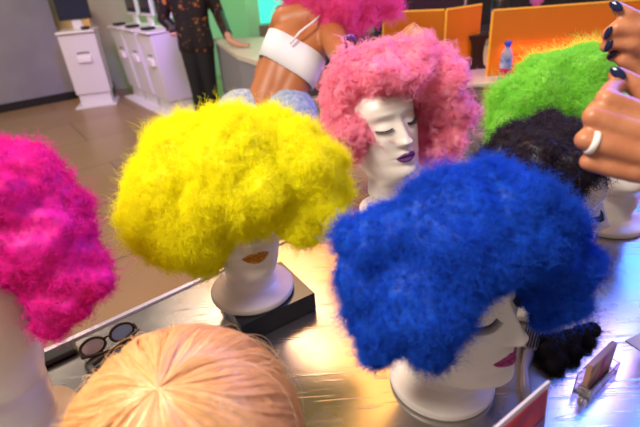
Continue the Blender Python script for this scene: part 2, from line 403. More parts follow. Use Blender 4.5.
def sample(me, n, rng):
    me.calc_loop_triangles(); nt_ = len(me.loop_triangles)
    tri = np.empty(nt_ * 3, np.int32); me.loop_triangles.foreach_get('vertices', tri); tri = tri.reshape(-1, 3)
    co_ = np.empty(len(me.vertices) * 3, np.float32); me.vertices.foreach_get('co', co_); co_ = co_.reshape(-1, 3).astype(float)
    no = np.empty(len(me.vertices) * 3, np.float32); me.vertices.foreach_get('normal', no); no = no.reshape(-1, 3).astype(float)
    a, b, c = co_[tri[:, 0]], co_[tri[:, 1]], co_[tri[:, 2]]; ar = np.linalg.norm(np.cross(b - a, c - a), axis=1)
    i = rng.choice(nt_, n, p=ar / ar.sum()); u = rng.random((n, 2)); fl = u.sum(1) > 1; u[fl] = 1 - u[fl]
    p = a[i] + (b[i] - a[i]) * u[:, :1] + (c[i] - a[i]) * u[:, 1:]
    nn = no[tri[i, 0]] + no[tri[i, 1]] + no[tri[i, 2]]; nn /= np.linalg.norm(nn, axis=1, keepdims=True) + 1e-9
    return p, nn
def afro(label, lobes, m, seed, hollow=None, n_clump=9000, kids=3, length=.018, curl=.0035, turns=2.2, rad=.0003, bump=.006, bfreq=90, spread=.003, avoid=(), tangle=.6, stray=.04, cut=()):
    rng = np.random.default_rng(seed)
    def extra(bm): pass
    core = flesh('afro_wig', [[(atd(x, y, d), r * d / F)] for x, y, d, r in lobes], m, None, .005, 14)
    for (c, r) in tuple(cut) + (tuple([hollow]) if hollow else ()):
        bm = bmesh.new(); bmesh.ops.create_icosphere(bm, subdivisions=4, radius=1, matrix=Matrix.Translation(Vector(c)) @ Matrix.Diagonal((*r, 1)))
        k = obj('cutter', bm, None)
        b = core.modifiers.new('b', 'BOOLEAN'); b.operation = 'DIFFERENCE'; b.object = k; b.solver = 'EXACT'
        baked(core); bpy.data.objects.remove(k)
    me = core.data; nv = len(me.vertices)
    v = np.empty(nv * 3, np.float32); me.vertices.foreach_get('co', v); v = v.reshape(-1, 3).astype(float)
    no = np.empty(nv * 3, np.float32); me.vertices.foreach_get('normal', no); no = no.reshape(-1, 3).astype(float)
    f1 = snoise(rng, bfreq); f2 = snoise(rng, bfreq * 2.1)
    dv = f1(v) * bump + f2(v) * bump * .5
    v2 = v + no * dv[:, None]; me.vertices.foreach_set('co', v2.astype(np.float32).ravel()); me.update()
    p, nn = sample(me, n_clump, rng)
    c0 = v.mean(0)
    K = 14; t = np.linspace(0, 1, K)
    fl = snoise(rng, 70), snoise(rng, 70), snoise(rng, 70)
    flow = np.stack([f(p) for f in fl], 1)
    d = nn * .75 + flow * tangle * .6 + rng.normal(size=p.shape) * .55; d /= np.linalg.norm(d, axis=1, keepdims=True)
    L = length * np.clip(.75 + .28 * f1(p) + rng.normal(size=len(p)) * .15, .3, 1.4)
    L = np.where(rng.random(len(p)) < stray, L * 1.6, L)
    a = np.cross(d, rng.normal(size=d.shape)); a /= np.linalg.norm(a, axis=1, keepdims=True); b = np.cross(d, a)
    ph = rng.uniform(0, 2 * PI, len(p)); tr = turns * rng.uniform(.7, 1.3, len(p)); cr = curl * rng.uniform(.6, 1.4, len(p))
    ang = ph[:, None] + 2 * PI * tr[:, None] * t[None]
    env = cr[:, None] * np.minimum(1, t[None] * 3)
    side = rng.normal(size=p.shape) * .35
    P = (p - nn * .004)[:, None] + d[:, None] * (L[:, None] * t[None])[..., None] + side[:, None] * (L[:, None] * t[None] ** 2)[..., None] \
        + a[:, None] * (np.cos(ang) * env)[..., None] + b[:, None] * (np.sin(ang) * env)[..., None]
    out = []
    for k in range(kids):
        off = rng.normal(size=p.shape) * spread; wob = rng.normal(size=(len(p), 3)) * spread * .8
        out.append(P + off[:, None] + wob[:, None] * t[None, :, None])
    P = np.concatenate(out)
    for (c, r) in tuple(cut) + tuple(avoid):
        q_ = (P - np.array(c)) / np.array(r); bad = ((q_ ** 2).sum(-1) < 1).any(1); P = P[~bad]
    hair_object('hair_strands', P, K, rad, m, core)
    tag(core, label, 'wig', 'curly afro wigs')
    return core
def hol(base, ang, ch, z):
    return (fpt(base, ang, .004, 0, ch + .100 * z), (.074 * z, .080 * z, .100 * z))
def fpt(base, ang, fwd, side, up):
    d = Vector((math.cos(math.radians(ang)), math.sin(math.radians(ang)), 0)); s = Vector((-d.y, d.x, 0))
    return Vector(base) + d * fwd + s * side + Vector((0, 0, up))

Dy = .74
m_y = hairmat('yellow_hair', (1.0, .96, .0), .5, .9)
afro('big bright yellow afro wig hanging over the eyes of its mannequin',
     [(236, 176, Dy + .03, 64), (236, 170, Dy, 58), (175, 190, Dy, 45), (160, 208, Dy + .02, 36), (172, 228, Dy, 38), (200, 238, Dy + .06, 28), (200, 222, Dy + .02, 42), (300, 170, Dy, 40), (308, 208, Dy + .02, 34), (215, 148, Dy, 38), (265, 148, Dy + .02, 38), (290, 150, Dy, 32),
      (185, 160, Dy, 40), (310, 222, Dy + .01, 22), (296, 222, Dy - .01, 22), (238, 196, .68, 23), (264, 192, .68, 23), (211, 206, .70, 27), (145, 195, Dy + .02, 22), (232, 134, Dy + .05, 22), (334, 188, Dy + .04, 18), (330, 165, Dy + .03, 16), (204, 246, Dy + .05, 27), (172, 238, Dy, 30)],
     m_y, 1, hollow=hol(B_YEL, 291, .068, 1.0), n_clump=22000, kids=3, length=.017, curl=.0024, turns=3.2, rad=.00023, bump=.003, bfreq=110, spread=.003, stray=.03, tangle=.7, cut=((fpt(B_YEL, 291, .10, 0, .085), (.060, .09, .056)),))

Db = .545
m_b = hairmat('blue_hair', (.004, .10, .72), .35, .6)
afro('royal blue afro wig, the largest in front of the pink one',
     [(455, 238, Db, 66), (405, 242, Db, 46), (375, 245, Db, 36), (370, 285, Db, 30), (385, 320, Db + .02, 34), (380, 348, Db + .04, 22), (420, 300, Db - .01, 52), (425, 340, Db, 24), (500, 225, Db, 56), (540, 235, Db + .03, 42), (560, 265, Db + .05, 34),
      (470, 195, Db, 32), (500, 190, Db + .02, 30), (440, 212, Db, 32), (560, 300, Db + .06, 24), (480, 264, Db - .02, 35), (452, 298, Db - .01, 28), (465, 305, Db - .01, 17), (355, 250, Db, 18), (350, 272, Db, 16), (575, 270, Db + .06, 22), (518, 245, Db, 26), (438, 358, Db, 14), (540, 318, Db + .07, 14), (534, 296, Db + .06, 17)],
     m_b, 2, hollow=hol(B_BLU, 312, .054, 1.16), n_clump=22000, kids=3, length=.014, curl=.0019, turns=3.2, rad=.00017, bump=.003, bfreq=110, spread=.0025, stray=.03, tangle=.7)

Dp = 1.08
m_p = hairmat('pink_hair', (1.0, .42, .57), .5, .95)
afro('salmon pink curly afro wig framing the whole face of its mannequin',
     [(385, 70, Dp, 27), (360, 78, Dp, 26), (345, 95, Dp, 22), (342, 115, Dp, 20), (350, 135, Dp, 20), (352, 150, Dp + .01, 14), (415, 70, Dp, 27), (435, 80, Dp, 24), (449, 100, Dp + .02, 17), (451, 122, Dp + .06, 16), (448, 140, Dp + .07, 15), (441, 155, Dp + .09, 13), (425, 140, Dp + .16, 20),
      (402, 58, Dp + .02, 17), (430, 62, Dp + .03, 16), (385, 85, Dp - .03, 20), (357, 110, Dp - .01, 14), (352, 130, Dp + .02, 14), (410, 80, Dp - .02, 16), (440, 98, Dp + .01, 13), (446, 118, Dp + .04, 12), (400, 95, Dp + .12, 40), (372, 58, Dp + .02, 15), (332, 105, Dp, 13), (376, 74, Dp - .09, 12), (396, 76, Dp - .09, 11), (412, 80, Dp - .07, 10)],
     m_p, 3, hollow=hol(B_PNK, 294, 0.106, 1.16), n_clump=5500, kids=6, length=.024, curl=.0068, turns=1.6, rad=.00036, bump=.008, bfreq=75, spread=.0018, tangle=1.0, stray=.02)

m_m = hairmat('magenta_hair', (.85, .008, .34), .3, .65)
Dm = .55
afro('magenta afro wig filling the left edge of the picture',
     [(5, 218, Dm, 66), (40, 240, Dm, 52), (70, 262, Dm, 34), (30, 185, Dm, 36), (55, 210, Dm, 30), (88, 285, Dm, 18), (62, 298, Dm, 30), (48, 280, Dm, 34), (-50, 210, Dm, 66), (0, 175, Dm, 34), (56, 315, Dm + .02, 22), (78, 245, Dm, 18), (97, 282, Dm, 17), (-40, 245, Dm + .04, 74), (-70, 285, Dm + .07, 60), (-20, 200, Dm + .02, 60), (20, 285, Dm + .09, 50), (-10, 300, Dm + .12, 50)],
     m_m, 4, hollow=hol(B_MAG, 215, 0.105, 1.12), n_clump=12000, kids=3, length=.014, curl=.0024, turns=2.2, rad=.00024, bump=.005, bfreq=90, spread=.0026, stray=.02, tangle=.8)

m_g = hairmat('green_hair', (.38, .88, .10), .45, .75)
Dg = .93
afro('lime green afro wig pulled sideways by two hands',
     [(540, 92, Dg, 30), (515, 105, Dg, 24), (502, 122, Dg, 16), (498, 135, Dg, 12), (565, 78, Dg, 28), (590, 72, Dg, 26), (600, 90, Dg, 20), (575, 100, Dg, 30), (550, 115, Dg + .02, 26), (525, 120, Dg, 22), (595, 60, Dg, 16), (598, 105, Dg + .02, 20), (612, 96, Dg + .03, 30), (618, 120, Dg + .03, 28), (600, 125, Dg + .04, 26), (628, 100, Dg + .06, 28)],
     m_g, 5, hollow=hol(B_GRN, 250, 0.105, 1.12), n_clump=9000, kids=3, length=.020, curl=.0030, turns=1.8, rad=.0003, bump=.005, bfreq=90, spread=.003, stray=.03)

m_k = hairmat('black_hair', (.022, .012, .022), .15, .5, .35, .03)
Dk = .72
afro('dark brown-black afro wig between the blue wig and the green wig',
     [(548, 150, .79, 30), (522, 155, .78, 30), (572, 148, .79, 26), (500, 166, .78, 20), (577, 163, .76, 24), (550, 172, .72, 36), (586, 150, .78, 14), (578, 182, .74, 20), (530, 195, .72, 36), (582, 168, .70, 16), (560, 150, .74, 26), (535, 160, .70, 26), (570, 165, .68, 20), (545, 140, .82, 26)],
     m_k, 6, hollow=hol(B_BLK, 345, 0.08, .96), n_clump=9000, kids=3, length=.015, curl=.0026, turns=2.4, rad=.00026, bump=.004, bfreq=95, spread=.0028)

# straight blonde wig, seen from above
def blonde():
    rng = np.random.default_rng(9)
    m = hairmat('blonde_hair', (1.0, .66, .30), .3, .85, .30, .14)
    c = np.array(atd(188, 444, .47)); R = .112
    core = flesh('straight_wig', [[(Vector(c), R * .95)], [(Vector(c) + Vector((0, 0, -.05)), R * .93)]], m, None, .006, 8)
    crown = np.array(atd(162, 396, .40)) - c; crown /= np.linalg.norm(crown)
    e1 = np.cross(crown, [0, 0, 1]); e1 /= np.linalg.norm(e1); e2 = np.cross(crown, e1)
    n, K = 26000, 18
    lock = rng.integers(0, 260, n); la = rng.uniform(0, 2 * PI, 260); lr = rng.uniform(-.004, .006, 260); lt = rng.normal(size=260) * .25
    th = la[lock] + rng.normal(size=n) * .03; a0 = rng.uniform(0, .9, n) ** 1.3 * 1.4; L = rng.uniform(.9, 1.5, n)
    t = np.linspace(0, 1, K)
    al = a0[:, None] + L[:, None] * t[None]
    tt = th[:, None] + lt[lock][:, None] * al * .5 + .08 * np.sin(al * 5 + la[lock][:, None] * 7)
    rr = R * (1.0 + .02 * t[None]) + lr[lock][:, None] * .6 + rng.normal(size=n)[:, None] * .0012
    D = crown[None, None] * np.cos(al)[..., None] + (e1[None, None] * np.cos(tt)[..., None] + e2[None, None] * np.sin(tt)[..., None]) * np.sin(al)[..., None]
    P = c + D * rr[..., None]
    # past the equator the hair hangs down
    low = np.minimum(0, P[..., 2] - (c[2] - .03))
    P[..., :2] += D[..., :2] * (-low * .5)[..., None]
    # flyaways standing off the wig
    n2 = 120; th2 = rng.uniform(0, 2 * PI, n2); a2 = rng.uniform(.2, 1.0, n2); al2 = a2[:, None] + rng.uniform(.5, 1.1, n2)[:, None] * t[None]
    tt2 = th2[:, None] + rng.normal(size=n2)[:, None] * .4 * t[None]; lift = rng.uniform(.004, .018, n2)[:, None] * np.sin(PI * t[None] * .9)
    D2 = crown[None, None] * np.cos(al2)[..., None] + (e1[None, None] * np.cos(tt2)[..., None] + e2[None, None] * np.sin(tt2)[..., None]) * np.sin(al2)[..., None]
    P2 = c + D2 * (R + lift)[..., None]
    hair_object('hair_strands', np.concatenate([P, P2]), K, .00032, m, core)
    tag(core, 'straight strawberry blonde wig seen from above in the foreground', 'wig')
blonde()

# ---------------------------------------------------------------- small things on the counter
# glasses near the table edge
g = empty('sunglasses', atz(110, 345, T)); gm = mat('tortoiseshell', (.05, .028, .01), .2); gl = mat('blue_grey_lens', (.3, .33, .5), .08, .5)
tag(g, 'dark tortoiseshell sunglasses between the magenta wig and the blonde wig', 'glasses')
gd = (atz(133, 330, T) - atz(90, 352, T)); gd.z = 0; gd.normalize(); gn = Vector((-gd.y, gd.x, 0))
for k, s in enumerate((-1, 1)):
    bm = bmesh.new(); cc = gd * (.026 * s) + Vector((0, 0, .014))
    pts = [cc + gd * (.021 * math.cos(a)) + (gn * .35 + Vector((0, 0, .5))).normalized() * (.0145 * math.sin(a)) for a in np.linspace(0, 2 * PI, 25)]
    tube_into(bm, pts, .0026, 8); fr = obj('frame', bm, gm, g, True)
    bm = bmesh.new(); vs = [bm.verts.new(p) for p in pts[:-1]]; bm.faces.new(vs)
    r = bmesh.ops.extrude_face_region(bm, geom=bm.faces[:]); bmesh.ops.translate(bm, vec=gn * .0015, verts=[x for x in r['geom'] if isinstance(x, bmesh.types.BMVert)])
    obj('lens', bm, gl, g)
    tube('temple', [gd * (.048 * s) + Vector((0, 0, .018)), gd * (.049 * s) - gn * .02 + Vector((0, 0, .017)), gd * (.02 * s) - gn * .026 + Vector((0, 0, .012)), gd * (-.04 * s) - gn * (.03 + .006 * k) + Vector((0, 0, .006))], [.003, .003, .0026, .0032], gm, g)
tube('bridge', [gd * -.007 + Vector((0, 0, .018)), Vector((0, 0, .021)), gd * .007 + Vector((0, 0, .018))], .002, gm, g)

# black case behind it
p0, p1 = atz(36, 362, T), atz(76, 344, T)
tag(bx('black_case', ((p0 + p1) / 2 + vb * -.012 + Vector((0, 0, .0055))), ((p1 - p0).length, .035, .010), M['dark'], None, math.atan2((p1 - p0).y, (p1 - p0).x), .005), 'small black case along the counter edge beside the magenta wig', 'case')

# card holder with cards
ch = empty('card_holder', atz(595, 385, T)); tag(ch, 'clear acrylic holder gripping business cards, beside the black hair net', 'card holder')
c0, c1 = atz(589, 400, T), atz(617, 371, T); cd = (c1 - c0); cd.z = 0; W_ = cd.length; cd.normalize(); cn = Vector((-cd.y, cd.x, 0)); rz = math.atan2(cd.y, cd.x)
mid = (c0 + c1) / 2 - ch.location + cn * .011
bx('tray', mid + Vector((0, 0, .0015)), (W_, .024, .003), M['acrylic'], ch, rz, .0008)
bx('front_lip', mid - cn * .011 + Vector((0, 0, .010)), (W_, .002, .02), M['acrylic'], ch, rz, .0006)
for s in (-1, 1): bx('side_wall', mid + cd * (s * W_ / 2) + Vector((0, 0, .009)), (.002, .024, .018), M['acrylic'], ch, rz, .0006)
bx('back_wall', mid + cn * .012 + Vector((0, 0, .016)), (W_, .002, .032), M['acrylic'], ch, rz, .0006)
cm = noisy(mat('printed_card', (.5, .25, .15), .35), 40, (.20, .05, .05), (.55, .34, .16), 0, 2)
card = empty('business_cards', ch.location + mid + Vector((0, 0, .004))); card.rotation_euler = (0, 0, rz)
tag(card, 'upright stack of brown and magenta printed cards in the clear holder', 'cards')
bx('card_stack', (0, .002, .026), (W_ * .86, .007, .050), mat('card_edges', (.62, .34, .24), .5), card, 0, .0004)
bx('printed_face', (0, -.0022, .026), (W_ * .84, .0012, .048), cm, card, 0, .0002)
bx('magenta_band', (W_ * .02, -.0031, .026), (W_ * .1, .0006, .048), mat('magenta_print', (.5, .03, .22), .4), card, 0, 0)

# sheet of paper on the right
a_, b_, c_ = atz(625, 341, T), atz(645, 331, T), atz(650, 357, T)
tag(prism('paper_slip', [(a_.x, a_.y), (b_.x, b_.y), (b_.x + .05, b_.y - .01), (c_.x + .02, c_.y - .01), (c_.x, c_.y)], T, T + .0015, mat('paper', (.75, .7, .78), .6)), 'pale paper slip on the blue lit steel at the right edge', 'paper')

# hair brush standing on the counter behind the blue mannequin
br = empty('hair_brush', atz(528, 398, T)); tag(br, 'grey handled hair brush with black bristles beside the blue wig mannequin', 'brush')
h0, h1, h2 = atz(526, 408, T) - br.location, atz(524, 372, T) - br.location, atz(531, 346, T) - br.location
bm_ = mat('brush_grey', (.28, .26, .34), .3)
tube('handle', [h0 + Vector((0, 0, .006)), h0.lerp(h1, .5) + Vector((0, 0, .009)), h1 + Vector((0, 0, .010)), h1.lerp(h2, .5) + Vector((0, 0, .013))], [.006, .0075, .0055, .008], bm_, br, 14)
bd = (h2 - h1); bd.z = 0; bd.normalize()
bm = bmesh.new(); bmesh.ops.create_icosphere(bm, subdivisions=3, radius=1, matrix=Matrix.Translation(h2 + Vector((0, 0, .016))) @ Matrix.Rotation(math.atan2(bd.y, bd.x), 4, 'Z') @ Matrix.Diagonal((.030, .017, .007, 1)))
obj('paddle', bm, bm_, br, True)
bm = bmesh.new(); bp_ = Vector((-bd.y, bd.x, 0))
for i in range(-6, 7):
    for j in range(-3, 4):
        if (i / 6.5) ** 2 + (j / 3.6) ** 2 > 1: continue
        s = h2 + bd * (i * .0042) + bp_ * (j * .0042) + Vector((0, 0, .020)); tube_into(bm, [s, s + Vector((0, 0, .012))], [.0011, .0006], 5)
bs = obj('bristles', bm, M['dark'], br); bs['kind'] = 'stuff'

# black hair net / spare wig lump
net = empty('hair_net', atz(570, 350, T)); tag(net, 'crumpled black hair net lying between the brush and the card holder', 'hair net')
nm = hairmat('net_black', (.01, .008, .012), .1, .5)
hm_ = flesh('net_fabric', [[(atz(x, y, T + z) - net.location, r)] for x, y, z, r in ((548, 352, .016, .016), (558, 345, .02, .020), (570, 340, .018, .018), (582, 334, .016, .016), (592, 330, .014, .014), (560, 360, .014, .014), (552, 366, .010, .011), (574, 352, .012, .014), (588, 342, .01, .011), (545, 342, .014, .013))], nm, net, .003, 3)
rng = np.random.default_rng(3); p, nn = sample(hm_.data, 1800, rng); t = np.linspace(0, 1, 6)
P = p[:, None] + (nn + rng.normal(size=p.shape) * 1.0)[:, None] * (.006 * t)[None, :, None] + rng.normal(size=(1800, 1, 3)) * (.004 * t ** 2)[None, :, None]
P[..., 2] = np.maximum(P[..., 2], .001); hair_object('loose_threads', P, 6, .0002, nm, net)

# red sign in a clear frame, bottom right
sg = empty('sign_frame', atz(535, 440, T)); tag(sg, 'red sign in a pale clear frame leaning at the bottom edge', 'sign')
tr = atd(551, 382, .52); tl = atd(478, 446, .43); dn = (Vector((0, 0, -1)) + Vector((.02, -.10, 0))).normalized()
hgt = (tr.z - T) / -dn.z
def panel(name, t0, t1, s0, s1, off, th, m):
    ex = tl - tr; nrm = ex.cross(dn).normalized(); nrm = -nrm if nrm.dot(Vector((0, 0, H)) - tr) < 0 else nrm
    bm = bmesh.new(); P4 = [tr + ex * t + dn * (hgt * s) + nrm * off - sg.location for t, s in ((t0, s0), (t1, s0), (t1, s1), (t0, s1))]
    A = [bm.verts.new(p) for p in P4]; B = [bm.verts.new(p - nrm * th) for p in P4]
    bm.faces.new(A); bm.faces.new(B[::-1])
    for i in range(4): bm.faces.new((A[i], B[i], B[(i + 1) % 4], A[(i + 1) % 4]))
    return obj(name, bm, m, sg)
panel('frame_back', 0, 1, 0, .86, -.001, .003, mat('frame_pale', (.72, .62, .66), .2))
panel('red_insert', .045, .96, .05, .82, .0005, .0012, noisy(mat('red_print', (.6, .02, .01), .5), 30, (.36, .006, .004), (.62, .03, .01), 0, 2))
panel('dark_band', .045, .96, .30, .46, .0012, .0006, mat('dark_red_print', (.16, .01, .01), .3))

# ---------------------------------------------------------------- the person holding the green wig
def J(x, y, d, r): return (atd(x, y, d), r * d / F)
low = [[J(650, 118, .47, 13), J(606, 99, .472, 10.5), J(611, 89, .505, 8.8), J(620, 84, .525, 7.8)],
       [J(646, 136, .465, 13.5), J(593, 117, .47, 10.8), J(597, 108, .505, 8.8), J(610, 104, .525, 7.8)],
       [J(641, 154, .468, 13), J(585, 140, .475, 10.4), J(592, 131, .508, 8.5), J(606, 126, .528, 7.6)],
       [J(634, 171, .478, 12), J(589, 162, .487, 9.4), J(595, 152, .515, 7.8), J(607, 146, .53, 7)],
       [J(650, 118, .47, 13), J(700, 150, .475, 22), J(735, 178, .48, 21)], [J(646, 136, .465, 13.5), J(700, 162, .475, 22)],
       [J(641, 154, .468, 13), J(700, 168, .475, 22)], [J(634, 171, .478, 12), J(700, 176, .48, 19), J(735, 182, .48, 20)],
       [J(690, 150, .495, 17), J(660, 106, .515, 12.5), J(637, 86, .52, 10), J(617, 75, .522, 8.4)], [J(650, 118, .47, 12), J(665, 112, .51, 12), J(700, 150, .485, 20)]]
wr1 = J(735, 180, .48, 20)
up_ = [[J(617, 8, .56, 6.4), J(628, 15, .56, 7.6), J(646, 25, .565, 9), J(674, 44, .58, 11)],
       [J(608, 34, .57, 6.4), J(617, 28, .562, 7.6), J(635, 31, .56, 8.6), J(668, 54, .58, 11)],
       [J(606, 46, .58, 6.4), J(616, 42, .572, 7.4), J(633, 44, .565, 8.4), J(664, 66, .585, 11)],
       [J(612, 56, .59, 5.8), J(621, 54, .585, 6.8), J(634, 58, .58, 7.6), J(660, 78, .59, 10)],
       [J(674, 44, .58, 11), J(705, 85, .60, 17), J(735, 105, .61, 15)], [J(668, 54, .58, 11), J(705, 90, .60, 17)], [J(664, 66, .585, 11), J(700, 96, .6, 16)], [J(660, 78, .59, 10), J(700, 102, .6, 15), J(735, 108, .61, 15)],
       [J(690, 98, .6, 14), J(655, 84, .59, 11), J(636, 70, .585, 9), J(624, 60, .58, 7.4)], [J(650, 92, .6, 11), J(640, 84, .61, 10)]]
wr2 = J(735, 106, .61, 15)
sh1, sh2 = Vector((.98, .52, 1.34)), Vector((1.02, .88, 1.36)); e1_, e2_ = Vector((.80, .42, 1.15)), Vector((.92, .95, 1.14))
tor = Vector((1.14, .72, 0))
arms = [[wr1, (wr1[0].lerp(e1_, .35), .034), (e1_, .040), (sh1, .050)], [wr2, (wr2[0].lerp(e2_, .35), .034), (e2_, .040), (sh2, .050)],
        [(sh1, .05), (tor + Vector((0, 0, 1.36)), .06), (sh2, .05)],
        [(tor + Vector((0, 0, 1.36)), .05), (tor + Vector((-.02, 0, 1.47)), .048)],
        [(tor + Vector((0, -.08, 1.25)), .10), (tor + Vector((0, -.06, 1.02)), .09), (tor + Vector((0, -.07, .86)), .11)],
        [(tor + Vector((0, .08, 1.25)), .10), (tor + Vector((0, .06, 1.02)), .09), (tor + Vector((0, .07, .86)), .11)],
        [(tor + Vector((0, -.09, .82)), .085), (tor + Vector((0, -.09, .45)), .055), (tor + Vector((0, -.09, .07)), .04), (tor + Vector((-.12, -.09, .035)), .034)],
        [(tor + Vector((0, .09, .82)), .085), (tor + Vector((0, .09, .45)), .055), (tor + Vector((0, .09, .07)), .04), (tor + Vector((-.12, .09, .035)), .034)],
        [(tor + Vector((-.03, 0, 1.50)), .05), (tor + Vector((-.035, 0, 1.56)), .078), (tor + Vector((-.03, 0, 1.60)), .088)], [(tor + Vector((-.108, 0, 1.575)), .010), (tor + Vector((-.122, 0, 1.548)), .014)], [(tor + Vector((-.09, -.014, 1.515)), .012), (tor + Vector((-.09, .014, 1.515)), .012)]]
per = flesh('person', low + up_ + arms, M['skin'], None, .0030, 5)
tag(per, 'person at the right edge reaching in with both hands, fingernails painted navy', 'person')
tp = flesh('black_top', [[(tor + Vector((0, s * .08, 1.27)), .112), (tor + Vector((0, s * .06, 1.02)), .102), (tor + Vector((0, s * .07, .88)), .122)] for s in (-1, 1)] + [[(sh1, .058), (tor + Vector((0, 0, 1.33)), .075), (sh2, .058)], [(sh1, .058), (sh1.lerp(e1_, .4), .056)], [(sh2, .058), (sh2.lerp(e2_, .4), .056)]], M['trousers'], per, .008, 4)
flesh('black_trousers', [[(tor + Vector((0, s * .09, .86)), .115), (tor + Vector((0, s * .09, .45)), .072), (tor + Vector((0, s * .09, .10)), .056)] for s in (-1, 1)], M['trousers'], per, .008, 4)
flesh('hair', [[(tor + Vector((.0, 0, 1.64)), .092), (tor + Vector((.04, 0, 1.56)), .085), (tor + Vector((.06, 0, 1.42)), .06)]], mat('dark_hair', (.02, .012, .01), .5), per, .006, 3)
def nail(x, y, d, ang, w_, l_, tilt=(0, 0)):
    c = atd(x, y, d); ax_ = (atd(x + math.cos(math.radians(ang)), y + math.sin(math.radians(ang)), d) - c).normalized()
    n = ((Vector((0, 0, H)) - c).normalized() + ax_ * tilt[0]).normalized(); ax_ = (ax_ - n * ax_.dot(n)).normalized(); s = n.cross(ax_)
    Mx = Matrix(((ax_.x, s.x, n.x, c.x), (ax_.y, s.y, n.y, c.y), (ax_.z, s.z, n.z, c.z), (0, 0, 0, 1)))
    bm = bmesh.new(); bmesh.ops.create_icosphere(bm, subdivisions=3, radius=1, matrix=Mx @ Matrix.Diagonal((l_ * 1.1, w_ * .9, .0022, 1)))
    o = obj('fingernail', bm, M['nail'], per, True); return o
nail(616, 6, .553, 215, .0055, .0085, (.3, 0)); nail(608, 33, .562, 115, .0042, .0075, (.3, 0)); nail(608.5, 46, .571, 120, .0042, .0072, (.3, 0)); nail(612, 55, .582, 140, .0038, .006, (.3, 0))
nail(618, 73, .512, 215, .0058, .0092, (.2, 0))
# ring around the ring finger of the lower hand
pr, qr = atd(612, 147.5, .471), atd(585, 140, .475); ax_ = (qr - pr).normalized(); rc = pr.lerp(qr, .74); u_ = ax_.orthogonal().normalized(); v_ = ax_.cross(u_)
rr_ = 11.3 * .473 / F
bm = bmesh.new(); n1, n2 = 40, 12; rows = []
for i in range(n1):
    a = 2 * PI * i / n1; dd = u_ * math.cos(a) + v_ * math.sin(a)
    rows.append([bm.verts.new(rc + dd * (rr_ + .0016 * math.cos(2 * PI * j / n2)) + ax_ * (.0034 * math.sin(2 * PI * j / n2))) for j in range(n2)])
for i in range(n1):
    for j in range(n2): bm.faces.new((rows[i][j], rows[(i + 1) % n1][j], rows[(i + 1) % n1][(j + 1) % n2], rows[i][(j + 1) % n2]))
tag(obj('finger_ring', bm, M['pearl'], None, True), 'wide white ring on a finger of the lower hand', 'ring')

# ---------------------------------------------------------------- woman leaning over, pink afro
Dw = 1.78
def W(x, y, r, d=Dw): return (atd(x, y, d), r * d / F)
hip = atd(266, 118, Dw + .02)
body = [[W(260, 122, 22), W(266, 98, 18), W(277, 68, 18), W(288, 41, 18.5), W(300, 24, 16)],
        [W(284, 124, 22), W(285, 103, 16), W(295, 78, 17.5), W(306, 51, 18.5), W(324, 32, 16)],
        [W(286, 22, 15), W(310, 18, 18), W(332, 28, 15)], [W(312, 12, 12), W(330, -8, 11), W(345, -30, 20), W(348, -42, 22)],
        [W(330, 28, 15), W(338, 50, 12.5, 1.66), W(346, 58, 10, 1.5), W(372, 50, 8.5, 1.38), W(396, 42, 7, 1.28), W(408, 37, 7.5, 1.25)],
        [W(284, 22, 13), W(272, 50, 10, 1.98), W(262, 74, 8, 2.0), W(262, 100, 7, 1.95)]]
for k, (dx, dy) in enumerate(((18, -8), (20, -3), (19, 3), (16, 8))): body.append([W(408, 36 + dy * .4, 3.6, 1.25), W(408 + dx * .55, 35 + dy * .8, 3.0, 1.23), W(408 + dx, 37 + dy, 2.4, 1.22)])
body.append([W(402, 36, 3.8, 1.25), W(408, 28, 3.2, 1.24), W(414, 24, 2.6, 1.23)])
body.append([W(273, 112, 19), W(277, 92, 17), W(286, 73, 18.5), W(297, 46, 19)])
for s in (-1, 1):
    hp = Vector((hip.x + s * .085, hip.y, hip.z)); body.append([(hp, .095), (Vector((hp.x, hp.y + .02, hp.z * .5)), .058), (Vector((hp.x, hp.y + .03, .08)), .04), (Vector((hp.x, hp.y - .12, .035)), .034)])
wo = flesh('person', body, M['skin_tan'], None, .007, 4)
tag(wo, 'person in a white cropped top leaning in behind the yellow wig', 'person')
def band(name, secs, m, parent, th=.004):
    """a band of cloth around a torso; secs: (left point, left r, right point, right r)"""
    bm = bmesh.new(); rows = []; n = 20
    for (a, ra, b, rb) in secs:
        ax1 = (b - a).normalized(); row = []
        up = band.axis; fr = up.cross(ax1).normalized()
        for i in range(n): t = PI / 2 + PI * i / (n - 1); row.append(a + (ax1 * math.cos(t) + fr * math.sin(t)) * ra)
        for i in range(n): t = -PI / 2 + PI * i / (n - 1); row.append(b + (ax1 * math.cos(t) + fr * math.sin(t)) * rb)
        rows.append([bm.verts.new(p) for p in row])
    for a, b in zip(rows, rows[1:]):
        for i in range(2 * n): bm.faces.new((a[i], a[(i + 1) % (2 * n)], b[(i + 1) % (2 * n)], b[i]))
    o = obj(name, bm, m, parent, True); md = o.modifiers.new('t', 'SOLIDIFY'); md.thickness = th; md.offset = 1; return baked(o)
band.axis = (atd(304, 28, Dw) - atd(280, 82, Dw)).normalized()
k_ = Dw / F
band('tube_top', [(atd(276, 67, Dw), 19 * k_, atd(296, 79, Dw), 19 * k_), (atd(281, 55, Dw), 20 * k_, atd(301, 66, Dw), 20 * k_), (atd(287, 41, Dw), 20 * k_, atd(307, 52, Dw), 20 * k_)], M['cloth_white'], wo)
tube('bra_strap', [atd(290, 44, Dw - .10), atd(300, 32, Dw - .108), atd(313, 22, Dw - .10), atd(322, 14, Dw - .06)], [.004] * 4, M['cloth_white'], wo, 8)
